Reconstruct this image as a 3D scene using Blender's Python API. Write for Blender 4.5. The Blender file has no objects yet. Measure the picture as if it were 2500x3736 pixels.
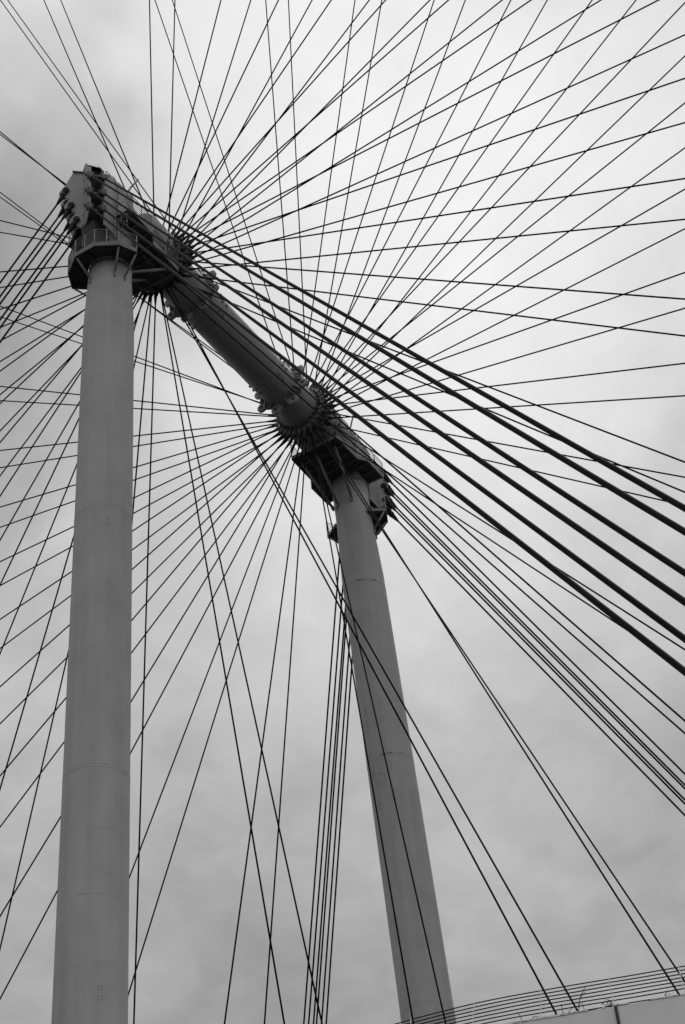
import bpy, math, random
from mathutils import Vector as V, Matrix

PI = math.pi
SC = bpy.context.scene
COL = SC.collection
H0 = 79.15                       # height of the wheel axis above the ground; geometry below is written relative to the axis

# ------------------------------------------------------------------ camera
F_PX, W_PX, H_PX = 6546.0193, 2500.0, 3736.0
CAM = V((-61.2251, -38.4049, -77.5476))
YAW, PITCH, ROLL = 0.48907, 0.72308, 0.10574
CAMFIT = dict(yaw=YAW, pitch=PITCH, roll=ROLL)

def cam_axes(yaw, pitch, roll):
    cy, sy, cp, sp = math.cos(yaw), math.sin(yaw), math.cos(pitch), math.sin(pitch)
    fwd = V((cy * cp, sy * cp, sp)); r0 = V((sy, -cy, 0.0)); d0 = fwd.cross(r0)
    c, s = math.cos(roll), math.sin(roll)
    return c * r0 + s * d0, -s * r0 + c * d0, fwd
RIGHT, DOWN, FWD = cam_axes(YAW, PITCH, ROLL)
cam = bpy.data.cameras.new('camera'); camo = bpy.data.objects.new('camera', cam); COL.objects.link(camo)
m = Matrix((RIGHT, -DOWN, -FWD)).transposed().to_4x4()
m.translation = CAM + V((0, 0, H0))
camo.matrix_world = m
cam.sensor_fit = 'AUTO'; cam.sensor_width = 36.0; cam.lens = F_PX / H_PX * 36.0
cam.clip_start = 0.2; cam.clip_end = 6000
SC.camera = camo

def project(p):                  # where a point falls in the photograph (only used to word the labels)
    d = p - CAM
    z = d.dot(FWD)
    return (d.dot(RIGHT) / z * F_PX + W_PX / 2, d.dot(DOWN) / z * F_PX + H_PX / 2, z)

# ------------------------------------------------------------------ sky and light
SC.view_settings.view_transform = 'Standard'; SC.view_settings.look = 'None'
SC.view_settings.exposure = 0.0; SC.view_settings.gamma = 1.0
SC.render.film_transparent = False
SUN_DIR = V((0.50, 0.05, 0.86)).normalized()

def world_sky():
    w = bpy.data.worlds.new('World'); SC.world = w; w.use_nodes = True
    nt = w.node_tree; N = nt.nodes; L = nt.links
    for n in list(N): N.remove(n)
    out = N.new('ShaderNodeOutputWorld'); bg = N.new('ShaderNodeBackground'); bg.inputs['Strength'].default_value = 0.1
    L.new(bg.outputs[0], out.inputs[0])
    tc = N.new('ShaderNodeTexCoord')
    nrm = N.new('ShaderNodeVectorMath'); nrm.operation = 'NORMALIZE'; L.new(tc.outputs['Generated'], nrm.inputs[0])
    D0 = nrm.outputs[0]
    wn = N.new('ShaderNodeTexNoise'); wn.inputs['Scale'].default_value = 14.0; wn.inputs['Detail'].default_value = 5; wn.inputs['Roughness'].default_value = 0.55
    L.new(D0, wn.inputs['Vector'])
    ws = N.new('ShaderNodeVectorMath'); ws.operation = 'SUBTRACT'; L.new(wn.outputs['Color'], ws.inputs[0]); ws.inputs[1].default_value = (0.5, 0.5, 0.5)
    wm = N.new('ShaderNodeVectorMath'); wm.operation = 'SCALE'; L.new(ws.outputs[0], wm.inputs[0]); wm.inputs['Scale'].default_value = 0.055
    wa = N.new('ShaderNodeVectorMath'); wa.operation = 'ADD'; L.new(D0, wa.inputs[0]); L.new(wm.outputs[0], wa.inputs[1])
    wz = N.new('ShaderNodeVectorMath'); wz.operation = 'NORMALIZE'; L.new(wa.outputs[0], wz.inputs[0])
    D = wz.outputs[0]                                         # slightly torn direction, so cloud banks get ragged edges
    def mth(op, a, b=None, c=None, clamp=False):
        n = N.new('ShaderNodeMath'); n.operation = op; n.use_clamp = clamp
        for i, x in enumerate((a, b, c)):
            if x is None: continue
            if isinstance(x, (int, float)): n.inputs[i].default_value = x
            else: L.new(x, n.inputs[i])
        return n.outputs[0]
    def lobe(vec, k, amp):
        n = N.new('ShaderNodeVectorMath'); n.operation = 'DOT_PRODUCT'
        L.new(D, n.inputs[0]); n.inputs[1].default_value = V(vec).normalized()
        e = mth('EXPONENT', mth('MULTIPLY', mth('SUBTRACT', n.outputs['Value'], 1.0), k))
        return mth('MULTIPLY', e, amp)
    sky = N.new('ShaderNodeTexSky'); sky.sky_type = 'NISHITA'; sky.sun_disc = False
    sky.sun_elevation = math.asin(SUN_DIR.z); sky.sun_rotation = math.atan2(SUN_DIR.x, SUN_DIR.y)
    bw = N.new('ShaderNodeRGBToBW'); L.new(sky.outputs[0], bw.inputs[0])
    # the cloud deck, brighter where the hidden sun is
    total = SKY_BASE
    val = None
    for vec, k, amp in SKY_LOBES:
        x = lobe(vec, k, amp)
        val = x if val is None else mth('ADD', val, x)
    val = mth('ADD', val, SKY_BASE)
    # cloud structure: noise on the cloud plane
    sep = N.new('ShaderNodeSeparateXYZ'); L.new(D0, sep.inputs[0])
    zz = mth('ADD', mth('MAXIMUM', sep.outputs[2], 0.0), 0.25)
    comb = N.new('ShaderNodeCombineXYZ')
    L.new(mth('DIVIDE', sep.outputs[0], zz), comb.inputs[0]); L.new(mth('DIVIDE', sep.outputs[1], zz), comb.inputs[1])
    def noise(scale, detail, rough, off, dist=0.0):
        mp = N.new('ShaderNodeMapping'); mp.inputs['Location'].default_value = off
        L.new(comb.outputs[0], mp.inputs[0])
        n = N.new('ShaderNodeTexNoise'); n.inputs['Scale'].default_value = scale; n.inputs['Detail'].default_value = detail
        n.inputs['Roughness'].default_value = rough; n.inputs['Distortion'].default_value = dist
        L.new(mp.outputs[0], n.inputs['Vector'])
        return n.outputs[0]
    big = noise(7.0, 4.0, 0.5, (1.3, 0.4, 0), 0.6)
    fine = noise(19.0, 6.0, 0.6, (4.1, 2.7, 0), 0.5)
    k = mth('ADD', mth('MULTIPLY', mth('SUBTRACT', big, 0.5), 0.70), mth('MULTIPLY', mth('SUBTRACT', fine, 0.5), 0.60))
    k = mth('MULTIPLY', k, mth('SUBTRACT', 1.15, val))       # thin bright cloud shows less structure than thick dark cloud
    val = mth('MULTIPLY', val, mth('ADD', k, 1.0))
    val = mth('MAXIMUM', val, 0.03)
    val = mth('MULTIPLY', val, 10.0)
    veil = mth('ADD', mth('MULTIPLY', bw.outputs[0], 0.04), mth('MULTIPLY', val, 0.96))
    L.new(veil, bg.inputs['Color'])
SKY_BASE = 0.40
SKY_LOBES = [              # brighter and darker banks of the overcast: direction, tightness, amount
    ((-0.6, -0.5, 0.62), 3.0, 0.42),  # unseen bright bank behind the camera, added to light the sides facing it
    ((0.3605, 0.3733, 0.8548), 90, 0.243),
    ((0.4398, 0.2631, 0.8587), 90, 0.254),
    ((0.5085, 0.1524, 0.8475), 90, 0.061),
    ((0.5645, 0.0473, 0.8241), 90, 0.123),
    ((0.4421, 0.4384, 0.7825), 90, -0.244),
    ((0.5257, 0.3260, 0.7857), 90, 0.110),
    ((0.5966, 0.2116, 0.7741), 90, 0.131),
    ((0.6526, 0.1021, 0.7508), 90, 0.124),
    ((0.5199, 0.4988, 0.6934), 90, -0.089),
    ((0.6064, 0.3861, 0.6952), 90, 0.179),
    ((0.6782, 0.2699, 0.6835), 90, 0.179),
    ((0.7334, 0.1578, 0.6613), 90, 0.015),
    ((0.5892, 0.5510, 0.5910), 90, 0.138),
    ((0.6766, 0.4396, 0.5907), 90, -0.008),
    ((0.7481, 0.3239, 0.5792), 90, 0.067),
    ((0.8019, 0.2112, 0.5589), 90, -0.070),
    ((0.6466, 0.5923, 0.4807), 90, -0.047),
    ((0.7329, 0.4839, 0.4782), 90, -0.040),
    ((0.8028, 0.3706, 0.4671), 90, 0.048),
    ((0.8548, 0.2596, 0.4494), 90, 0.010),
    ((0.6863, 0.6193, 0.3814), 90, 0.059),
    ((0.7702, 0.5145, 0.3770), 90, -0.026),
    ((0.8378, 0.4048, 0.3664), 90, -0.067),
    ((0.8880, 0.2970, 0.3510), 90, -0.005),
    ((0.4274, 0.3371, 0.8389), 5931, -0.100),
    ((0.4662, 0.3538, 0.8108), 4748, -0.130),
    ((0.4286, 0.3673, 0.8255), 2186, -0.060),
    ((0.4229, 0.3940, 0.8160), 11903, 0.070),
    ((0.4515, 0.3481, 0.8216), 6695, 0.080),
    ((0.6989, 0.4033, 0.5907), 2186, 0.050),
    ((0.8051, 0.3438, 0.4833), 2536, 0.050),
    ((0.8266, 0.3314, 0.4549), 5290, -0.040),
    ((0.5800, 0.4740, 0.6626), 3541, 0.080),
    ((0.7892, 0.2995, 0.5362), 11903, 0.030),
    ((0.7756, 0.3754, 0.5074), 2976, -0.030),
    ((0.6736, 0.4810, 0.5612), 2536, -0.040),
    ((0.7046, 0.4519, 0.5472), 2536, 0.030),
    ((0.7248, 0.3471, 0.5951), 3541, 0.040),
    ((0.7726, 0.2412, 0.5873), 2976, 0.040),
    ((0.4711, 0.4204, 0.7755), 2186, -0.050),
    ((0.5805, 0.3951, 0.7120), 2976, 0.050),
    ((0.7495, 0.3250, 0.5768), 5290, -0.030),
    ((0.4753, 0.3848, 0.7913), 2976, -0.040),
    ((0.7482, 0.4677, 0.4706), 2186, -0.030),
]
world_sky()
sun = bpy.data.lights.new('sun', 'SUN'); sun.energy = 0.7; sun.angle = math.radians(20); sun.color = (1.0, 1.0, 1.0)
suno = bpy.data.objects.new('sun', sun); COL.objects.link(suno)
suno.rotation_euler = (-SUN_DIR).to_track_quat('-Z', 'Y').to_euler(); suno.location = (0, 0, 200)

# ------------------------------------------------------------------ materials
def material(name, grey, rough=0.55, spots=0.0, scale=1.2, metallic=0.0, streak=0.0, bump=0.0, spec=0.4):
    mt = bpy.data.materials.new(name); mt.use_nodes = True
    nt = mt.node_tree; N = nt.nodes; L = nt.links; b = N['Principled BSDF']
    b.inputs['Roughness'].default_value = rough; b.inputs['Metallic'].default_value = metallic
    b.inputs['Specular IOR Level'].default_value = spec
    b.inputs['Base Color'].default_value = (grey, grey, grey, 1)
    if spots or streak:
        tc = N.new('ShaderNodeTexCoord')
        n1 = N.new('ShaderNodeTexNoise'); n1.inputs['Scale'].default_value = scale; n1.inputs['Detail'].default_value = 7; n1.inputs['Roughness'].default_value = 0.6
        L.new(tc.outputs['Object'], n1.inputs['Vector'])
        r1 = N.new('ShaderNodeValToRGB')
        lo, hi = grey * (1 - spots), grey * (1 + spots * 0.5)
        r1.color_ramp.elements[0].position = 0.32; r1.color_ramp.elements[1].position = 0.62
        r1.color_ramp.elements[0].color = (lo, lo, lo, 1); r1.color_ramp.elements[1].color = (hi, hi, hi, 1)
        L.new(n1.outputs[0], r1.inputs[0]); col = r1.outputs[0]
        if streak:
            mp = N.new('ShaderNodeMapping'); mp.inputs['Scale'].default_value = (2.2, 2.2, 0.10); L.new(tc.outputs['Object'], mp.inputs[0])
            n2 = N.new('ShaderNodeTexNoise'); n2.inputs['Scale'].default_value = 1.0; n2.inputs['Detail'].default_value = 5
            L.new(mp.outputs[0], n2.inputs['Vector'])
            # a few darker blotches of grime
            n3 = N.new('ShaderNodeTexNoise'); n3.inputs['Scale'].default_value = 1.3; n3.inputs['Detail'].default_value = 3; n3.inputs['Roughness'].default_value = 0.7
            L.new(tc.outputs['Object'], n3.inputs['Vector'])
            r3 = N.new('ShaderNodeMapRange'); r3.inputs[1].default_value = 0.60; r3.inputs[2].default_value = 0.72; r3.inputs[3].default_value = 1.0; r3.inputs[4].default_value = 1 - streak * 0.8
            L.new(n3.outputs[0], r3.inputs[0])
            r2 = N.new('ShaderNodeMapRange'); r2.inputs[1].default_value = 0.35; r2.inputs[2].default_value = 0.7; r2.inputs[3].default_value = 1 - streak; r2.inputs[4].default_value = 1 + streak * 0.3
            L.new(n2.outputs[0], r2.inputs[0])
            mm = N.new('ShaderNodeMath'); mm.operation = 'MULTIPLY'; L.new(r2.outputs[0], mm.inputs[0]); L.new(r3.outputs[0], mm.inputs[1])
            mx = N.new('ShaderNodeVectorMath'); mx.operation = 'SCALE'; L.new(col, mx.inputs[0]); L.new(mm.outputs[0], mx.inputs['Scale']); col = mx.outputs[0]
        L.new(col, b.inputs['Base Color'])
        if bump:
            bp = N.new('ShaderNodeBump'); bp.inputs['Strength'].default_value = bump; bp.inputs['Distance'].default_value = 0.03
            L.new(n1.outputs[0], bp.inputs['Height']); L.new(bp.outputs[0], b.inputs['Normal'])
    return mt
M = {
    'trim': material('deck_trim_paint', 0.23, 0.6, 0.15, 1.5, spec=0.2),
    'beam': material('deck_beam_paint', 0.14, 0.6, 0.25, 1.5, spec=0.2),
    'corbel': material('corbel_shade_paint', 0.08, 0.6, 0.15, 1.5, spec=0.2),  # dark tone paints in the shade of the head above
    'manhole': material('manhole_joint', 0.27, 0.8),
    'column': material('column_paint', 0.40, 0.55, 0.08, 0.6, streak=0.10, spec=0.25),
    'seam': material('weld_seam', 0.36, 0.6, 0.1, 3.0),
    'head': material('head_paint', 0.32, 0.5, 0.10, 0.9, streak=0.10, spec=0.3),
    'deck': material('deck_steel', 0.085, 0.7, 0.2, 1.5, spec=0.15),
    'rail': material('galvanised_rail', 0.32, 0.5, 0.1, 4.0),
    'flange': material('flange_paint', 0.17, 0.55, 0.15, 2.0, spec=0.2),
    'spindle': material('spindle_paint', 0.32, 0.5, 0.06, 0.7, streak=0.06, spec=0.2),
    'socket': material('cast_socket', 0.04, 0.6, 0.3, 6.0, spec=0.2),
    'cable': material('black_cable', 0.006, 0.8, 0.2, 8.0, spec=0.03),
    'stay': material('stay_sheath', 0.009, 0.65, 0.3, 3.0, spec=0.05),
    'hole_and_shade': material('bolt_hole_and_gap_shade', 0.02, 0.9),  # bolt holes; also the shade painted on the near web plate
    'rust': material('rust_mark', 0.05, 0.9, 0.4, 9.0),
    'wall': material('wall_render', 0.82, 0.85, 0.05, 0.8, streak=0.05, spec=0.1),
    'coping': material('peeling_coping', 0.85, 0.9, 0.6, 6.0),
    'wire': material('wire_rope', 0.012, 0.7, spec=0.1),
    'post': material('pale_post', 0.9, 0.5),
    'pipe': material('dark_pipe', 0.02, 0.6),
    'leaf': material('weed_leaf', 0.014, 0.7, 0.5, 9.0),
    'ground': material('asphalt_ground', 0.035, 0.9, 0.3, 0.05, spec=0.1),
    'concrete': material('concrete', 0.3, 0.9, 0.2, 1.0),
}

# ------------------------------------------------------------------ mesh builder
class MB:
    def __init__(s): s.v = []; s.f = []; s.sm = []; s.mi = []; s.cur = 0
    def add(s, pts, faces, smooth=False):
        o = len(s.v); s.v += [V(p) for p in pts]
        for f in faces:
            s.f.append([i + o for i in f]); s.sm.append(smooth); s.mi.append(s.cur)
    @staticmethod
    def frame(d):
        d = V(d).normalized(); a = V((0, 0, 1)) if abs(d.z) < 0.95 else V((1, 0, 0))
        u = d.cross(a).normalized(); return d, u, d.cross(u).normalized()
    def lathe(s, p, d, prof, n=12, cap=True, flat=1.0, flatdir=None):
        p = V(p); d, u, w = s.frame(d)
        if flatdir is not None:
            u = V(flatdir); u = (u - d * u.dot(d)).normalized(); w = d.cross(u).normalized()
        o = len(s.v); k = len(prof)
        for (t, r) in prof:
            for i in range(n):
                a = 2 * PI * i / n
                s.v.append(p + d * t + u * (r * flat * math.cos(a)) + w * (r * math.sin(a)))
        for j in range(k - 1):
            for i in range(n):
                i2 = (i + 1) % n
                s.f.append([o + j * n + i, o + j * n + i2, o + (j + 1) * n + i2, o + (j + 1) * n + i]); s.sm.append(n > 6); s.mi.append(s.cur)
        if cap:
            s.f.append([o + i for i in range(n)][::-1]); s.sm.append(False); s.mi.append(s.cur)
            s.f.append([o + (k - 1) * n + i for i in range(n)]); s.sm.append(False); s.mi.append(s.cur)
    def tube(s, p, q, r, r2=None, n=8):
        p, q = V(p), V(q); L = (q - p).length
        if L < 1e-6: return
        s.lathe(p, q - p, [(0, r), (L, r if r2 is None else r2)], n)
    def poly(s, pts, r, n=6):
        for a, b in zip(pts, pts[1:]): s.tube(a, b, r, n=n)
    def cable(s, pts, r, n=8):
        pts = [V(p) for p in pts]; o = len(s.v); d, u, w = s.frame(pts[-1] - pts[0])
        for p in pts:
            for i in range(n):
                a = 2 * PI * i / n; s.v.append(p + u * (r * math.cos(a)) + w * (r * math.sin(a)))
        for j in range(len(pts) - 1):
            for i in range(n):
                i2 = (i + 1) % n
                s.f.append([o + j * n + i, o + j * n + i2, o + (j + 1) * n + i2, o + (j + 1) * n + i]); s.sm.append(True); s.mi.append(s.cur)
        s.f.append([o + i for i in range(n)][::-1]); s.sm.append(False); s.mi.append(s.cur)
        s.f.append([o + (len(pts) - 1) * n + i for i in range(n)]); s.sm.append(False); s.mi.append(s.cur)
    def prism(s, pts, th):
        pts = [V(p) for p in pts]; th = V(th); n = len(pts)
        nrm = V((0, 0, 0))
        for i in range(n): nrm += pts[i].cross(pts[(i + 1) % n])
        if nrm.dot(th) > 0: pts = pts[::-1]
        P = pts + [p + th for p in pts]
        F = [list(range(n)), [n + i for i in range(n)][::-1]] + [[i, n + i, n + (i + 1) % n, (i + 1) % n] for i in range(n)]
        s.add(P, F)
    def box(s, c, x, y, z):
        c, x, y, z = V(c), V(x), V(y), V(z)
        s.prism([c - x - y - z, c + x - y - z, c + x + y - z, c - x + y - z], 2 * z)
    def bar(s, p, q, w, h):
        p, q = V(p), V(q); d, u, v = s.frame(q - p)
        s.box((p + q) / 2, (q - p) / 2, u * w / 2, v * h / 2)
    def build(s, name, mats, parent=None, base=None):
        mats = mats if isinstance(mats, (list, tuple)) else [mats]
        if base is None: base = parent['_base'] if parent is not None else (0, 0, 0)
        base = V(base)
        me = bpy.data.meshes.new(name)
        me.from_pydata([(p.x - base.x, p.y - base.y, p.z + H0 - base.z) for p in s.v], [], s.f)
        for mt in mats: me.materials.append(M[mt])
        me.polygons.foreach_set('use_smooth', s.sm); me.polygons.foreach_set('material_index', s.mi)
        me.update()
        o = bpy.data.objects.new(name, me); COL.objects.link(o)
        if parent is not None: o.parent = parent
        else: o.location = base
        o['_base'] = tuple(base)
        return o

def tag(o, label=None, cat=None, group=None, kind=None):
    if label: o['label'] = label
    if cat: o['category'] = cat
    if group: o['group'] = group
    if kind: o['kind'] = kind
    return o
def thing(name, base, label, cat, group=None):
    o = bpy.data.objects.new(name, None); COL.objects.link(o); o.location = base; o['_base'] = tuple(base)
    o.empty_display_size = 0.5
    return tag(o, label, cat, group)

# ------------------------------------------------------------------ ground
g = MB(); g.add([(-3000, -3000, -H0), (3000, -3000, -H0), (3000, 3000, -H0), (-3000, 3000, -H0)], [[0, 1, 2, 3]])
tag(g.build('ground', 'ground'), kind='structure')

# ------------------------------------------------------------------ columns
def axis_near(z): return V((-12.124 - 0.0179 * (-9.602 - z), 0.0, z))
def axis_far(z): return V((12.629 + 0.0623 * (-9.756 - z), 0.0, z))
SEAMS_NEAR = [(-9.73, 0), (-10.78, 0), (-14.05, 0), (-17.11, 0), (-19.9, 0), (-22.73, 1), (-25.54, 0), (-28.36, 0), (-31.21, 0), (-34.07, 0), (-36.92, 1), (-39.83, 0), (-42.76, 0), (-45.72, 0), (-48.6, 0), (-51.5, 1), (-56, 0), (-60, 0), (-65, 0), (-70, 0)]
SEAMS_FAR = [(-9.63, 0), (-10.62, 1), (-13.24, 0), (-14.15, 0), (-16.95, 0), (-19.74, 0), (-22.54, 1), (-25.35, 0), (-28.25, 0), (-31.1, 0), (-34.03, 0), (-36.98, 1), (-40, 0), (-43, 0), (-48, 0), (-54, 0), (-60, 0), (-66, 0)]

def to_cam_angle(a):             # bearing from a column axis towards the photographer, used to set the bolt plates and manhole
    return math.atan2(CAM.y - a.y, CAM.x - a.x)

def shaft(parent, axis, rad, seams, side):
    b = MB(); n = 96
    zs = [-79.15, -60, -40, -25, -9.6, -9.2, -8.6, -7.4, -5.6, -4.8, -2.3]
    o = len(b.v)
    for z in zs:
        c = axis(z); r = rad(z)
        for i in range(n):
            a = 2 * PI * i / n; b.v.append(V((c.x + r * math.cos(a), c.y + r * math.sin(a), z)))
    for j in range(len(zs) - 1):
        for i in range(n):
            i2 = (i + 1) % n; b.f.append([o + j * n + i, o + j * n + i2, o + (j + 1) * n + i2, o + (j + 1) * n + i]); b.sm.append(True); b.mi.append(0)
    b.f.append([o + (len(zs) - 1) * n + i for i in range(n)]); b.sm.append(False); b.mi.append(0)
    b.cur = 1
    def ring(z, h, pr):
        o = len(b.v); prof = [(-h, 0.0), (-h * 0.6, pr * 0.7), (h * 0.6, pr * 0.7), (h, 0.0)]
        for (dz, dr) in prof:
            c = axis(z + dz); r = rad(z + dz) + dr - 0.001
            for i in range(n):
                a = 2 * PI * i / n; b.v.append(V((c.x + r * math.cos(a), c.y + r * math.sin(a), z + dz)))
        for j in range(3):
            for i in range(n):
                i2 = (i + 1) % n; b.f.append([o + j * n + i, o + j * n + i2, o + (j + 1) * n + i2, o + (j + 1) * n + i]); b.sm.append(True); b.mi.append(1)
    for z, dbl in seams:
        if dbl: ring(z + 0.09, 0.028, 0.011); ring(z - 0.05, 0.028, 0.011)
        else: ring(z, 0.026, 0.008)
    b.cur = 2
    rnd = random.Random(side)
    def stud(z, a):
        c = axis(z); r = rad(z); d = V((math.cos(a), math.sin(a), 0))
        b.lathe(c + d * (r - 0.01), d, [(0, 0.017), (0.022, 0.017)], 8)
    if side < 0:
        for z0, da in ((-23.5, -0.12), (-24.2, 1.36), (-46.6, -0.2), (-47.4, 1.34), (-23.6, 2.6)):
            a0 = to_cam_angle(axis(z0)) - da
            for i in range(2):
                for j in (0, 0.13, 0.40, 0.53): stud(z0 - j, a0 + i * 0.10)
    else:
        for z0, da in ((-18.95, -0.12), (-19.2, -0.85), (-23.0, -0.08), (-23.2, -0.92), (-24.9, -0.10), (-25.2, -0.80)):
            a0 = to_cam_angle(axis(z0)) + da
            for i in range(2):
                for j in range(5): stud(z0 - j * 0.13, a0 + i * 0.09)
    b.cur = 3
    if side > 0:                 # rust at the double seam
        for k, z in ((0, -10.62), (1, -22.54)):
            for t in (0.30, 0.22, 0.18, 0.05, -0.1, -0.5, -0.62):
                a = to_cam_angle(axis(z)) - t - 0.02; c = axis(z); r = rad(z)
                p = c + V((math.cos(a), math.sin(a), 0)) * (r + 0.012) + V((0, 0, 0.03))
                b.box(p, V((-math.sin(a), math.cos(a), 0)) * rnd.uniform(0.02, 0.07), V((math.cos(a), math.sin(a), 0)) * 0.006, (0, 0, rnd.uniform(0.012, 0.03)))
    return b.build('shaft', ['column', 'seam', 'hole_and_shade', 'rust'], parent)

def rail_on(pts, h, nr, posts_every=None, r=0.021, pr=0.031, kick=0.0, closed=False):
    b = MB(); pts = [V(p) for p in pts]
    for k in range(1, nr + 1):
        z = h * k / nr
        rr = r * 1.25 if k == nr else r * 0.8
        b.poly([p + V((0, 0, z)) for p in pts], rr, 6)
    for p in pts: b.tube(p, p + V((0, 0, h + 0.02)), pr, n=6)
    for p, q in zip(pts, pts[1:]):
        L = (q - p).length; m = int(L // 1.25)
        for i in range(1, m + 1):
            x = p + (q - p) * (i / (m + 1)); b.tube(x, x + V((0, 0, h)), pr, n=6)
    return b

def head(root, s):
    """column head: corbel, bearing housing, chevron stay plates, two decks, ladder. s=-1 near column, s=+1 far column"""
    X = lambda x: s * x
    ax = axis_near if s < 0 else axis_far
    # corbel: splays out from the shaft top to carry the stay plates
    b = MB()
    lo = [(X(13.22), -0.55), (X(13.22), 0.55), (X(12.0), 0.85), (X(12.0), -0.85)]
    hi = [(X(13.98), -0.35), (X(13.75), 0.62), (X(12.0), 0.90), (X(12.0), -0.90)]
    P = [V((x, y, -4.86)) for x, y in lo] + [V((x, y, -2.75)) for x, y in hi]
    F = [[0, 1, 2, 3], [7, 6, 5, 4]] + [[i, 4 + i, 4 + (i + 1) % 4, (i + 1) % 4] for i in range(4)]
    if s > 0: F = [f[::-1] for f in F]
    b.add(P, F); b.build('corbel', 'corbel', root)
    # bearing housing with a rounded top
    b = MB(); n = 20; R = 1.0; zc = 0.9
    prof = [(-0.95, -2.74), (0.95, -2.74)] + [(R * math.cos(PI * i / n), zc + R * math.sin(PI * i / n)) for i in range(n + 1)]
    b.prism([(X(13.2), y, z) for y, z in prof], (s * -1.85, 0, 0))
    b.lathe((X(11.36), 0, 0), (-s, 0, 0), [(0, 1.05), (0.5, 1.05), (1.1, 0.95)], 48)
    hs = b.build('bearing_housing', 'head', root)
    b = MB()
    for xx in (13.0, 12.45, 11.9, 11.45):      # hoop ribs over the housing
        prof = [((R + 0.07) * math.cos(PI * i / n), zc + (R + 0.07) * math.sin(PI * i / n)) for i in range(n + 1)] + [((R + 0.004) * math.cos(PI * i / n), zc + (R + 0.004) * math.sin(PI * i / n)) for i in range(n, -1, -1)]
        o = len(b.v); k = n + 1
        A = [V((X(xx), y, z)) for y, z in prof]; B = [V((X(xx) - s * 0.06, y, z)) for y, z in prof]
        F = []
        for i in range(n):
            F += [[i, i + 1, 2 * k - 2 - i, 2 * k - 1 - i]]
        F2 = [[2 * k + j for j in f][::-1] for f in F]
        F3 = [[i, 2 * k + i, 2 * k + i + 1, i + 1] for i in range(n)]
        b.add(A + B, F + F2 + F3)
    b.build('hoop_rib', 'head', hs)
    # cheek plates on both sides of the housing
    for sy in (-1, 1):
        b = MB(); y = sy * 0.955
        pts = [(13.9, -3.55), (12.55, -3.5), (11.45, -2.5), (11.42, 1.0), (12.2, 1.3), (13.4, 0.95), (13.9, 0.1)] if sy < 0 else [(13.15, -3.2), (12.55, -3.5), (11.45, -2.5), (11.42, 0.9), (13.15, 0.9)]
        b.prism([(X(x), y, z) for x, z in pts], (0, sy * 0.07, 0))
        for xx, z0, z1 in ((12.75, -3.4, 0.9), (11.7, -2.6, 1.0)):
            b.box((X(xx), y + sy * 0.10, (z0 + z1) / 2), (0.03, 0, 0), (0, 0.035, 0), (0, 0, (z1 - z0) / 2))
        b.build('cheek_plate', 'head', root)
    # handrail over the round top, and a lamp arm
    b = MB()
    for yy in (-0.55, 0.35):
        zt = zc + math.sqrt(R * R - yy * yy)
        b.poly([(X(13.2), yy, zt), (X(13.2), yy, zt + 0.28), (X(12.6), yy, zt + 0.34), (X(11.8), yy, zt + 0.34), (X(11.5), yy, zt + 0.2), (X(11.4), yy, zt)], 0.025)
        for xx in (12.6, 12.2, 11.8): b.tube((X(xx), yy, zt), (X(xx), yy, zt + 0.34), 0.02, n=6)
    b.build('top_handrail', 'rail', hs)
    b = MB(); b.tube((X(11.6), -0.75, 1.5), (X(11.55), -0.95, 1.95), 0.06); b.tube((X(11.55), -0.95, 1.95), (X(11.35), -1.35, 2.62), 0.05)
    b.box((X(11.6), -0.72, 1.5), (0.16, 0, 0), (0, 0.12, 0), (0, 0, 0.08))
    b.build('lamp_arm', 'rail', hs)
    # bearing drum between head and hub
    b = MB(); prof = [(8.35, 1.30), (8.55, 1.30), (8.56, 1.62), (8.72, 1.62), (8.73, 1.50), (9.0, 1.50), (9.01, 1.63), (9.15, 1.63), (9.16, 1.60), (10.05, 1.60), (10.12, 1.55), (10.25, 1.30), (10.3, 0.5)]
    b.lathe((0, 0, 0), (s, 0, 0), prof, 64)
    for i in range(28):
        a = 2 * PI * i / 28; d = V((0, math.cos(a), math.sin(a)))
        b.box(V((X(8.86), 0, 0)) + d * 1.55, (0.15, 0, 0), d * 0.06, d.cross(V((1, 0, 0))) * 0.035)
    b.build('bearing_drum', 'head', root)
    return hs

def wing(F, d, prof, th, s2):
    """stay plate: profile given as (distance along d from the fold, height)"""
    d = V((d[0], d[1], 0)).normalized(); nrm = V((d.y, -d.x, 0)) * th
    b = MB(); b.prism([V((F[0], F[1], 0)) + d * t + V((0, 0, z)) for t, z in prof], nrm)
    return b

TPROF = [(0.0, 2.45), (0.62, 2.72), (1.05, 1.70), (1.36, 1.20), (1.40, 1.06), (1.36, 0.92), (1.22, 0.78), (0.78, 0.47), (0.92, 0.20), (1.04, 0.0), (1.08, -0.16), (1.04, -0.30), (0.92, -0.44), (0.46, -0.72), (0.44, -0.90), (0.62, -1.15), (0.74, -1.42), (0.76, -1.55), (0.70, -1.68), (0.60, -1.76), (0.06, -2.14), (0.0, -2.15)]
SPROF = [(0.0, 2.45), (0.05, 2.55), (0.12, 2.95), (0.3, 3.0), (1.20, 1.55), (1.62, 0.95), (1.66, 0.25), (1.45, 0.15), (1.45, -0.20), (1.66, -0.35), (1.70, -1.0), (1.45, -1.15), (1.45, -1.50), (1.70, -1.65), (1.74, -2.3), (1.45, -2.55), (0.8, -2.75), (0.0, -2.15)]

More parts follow.
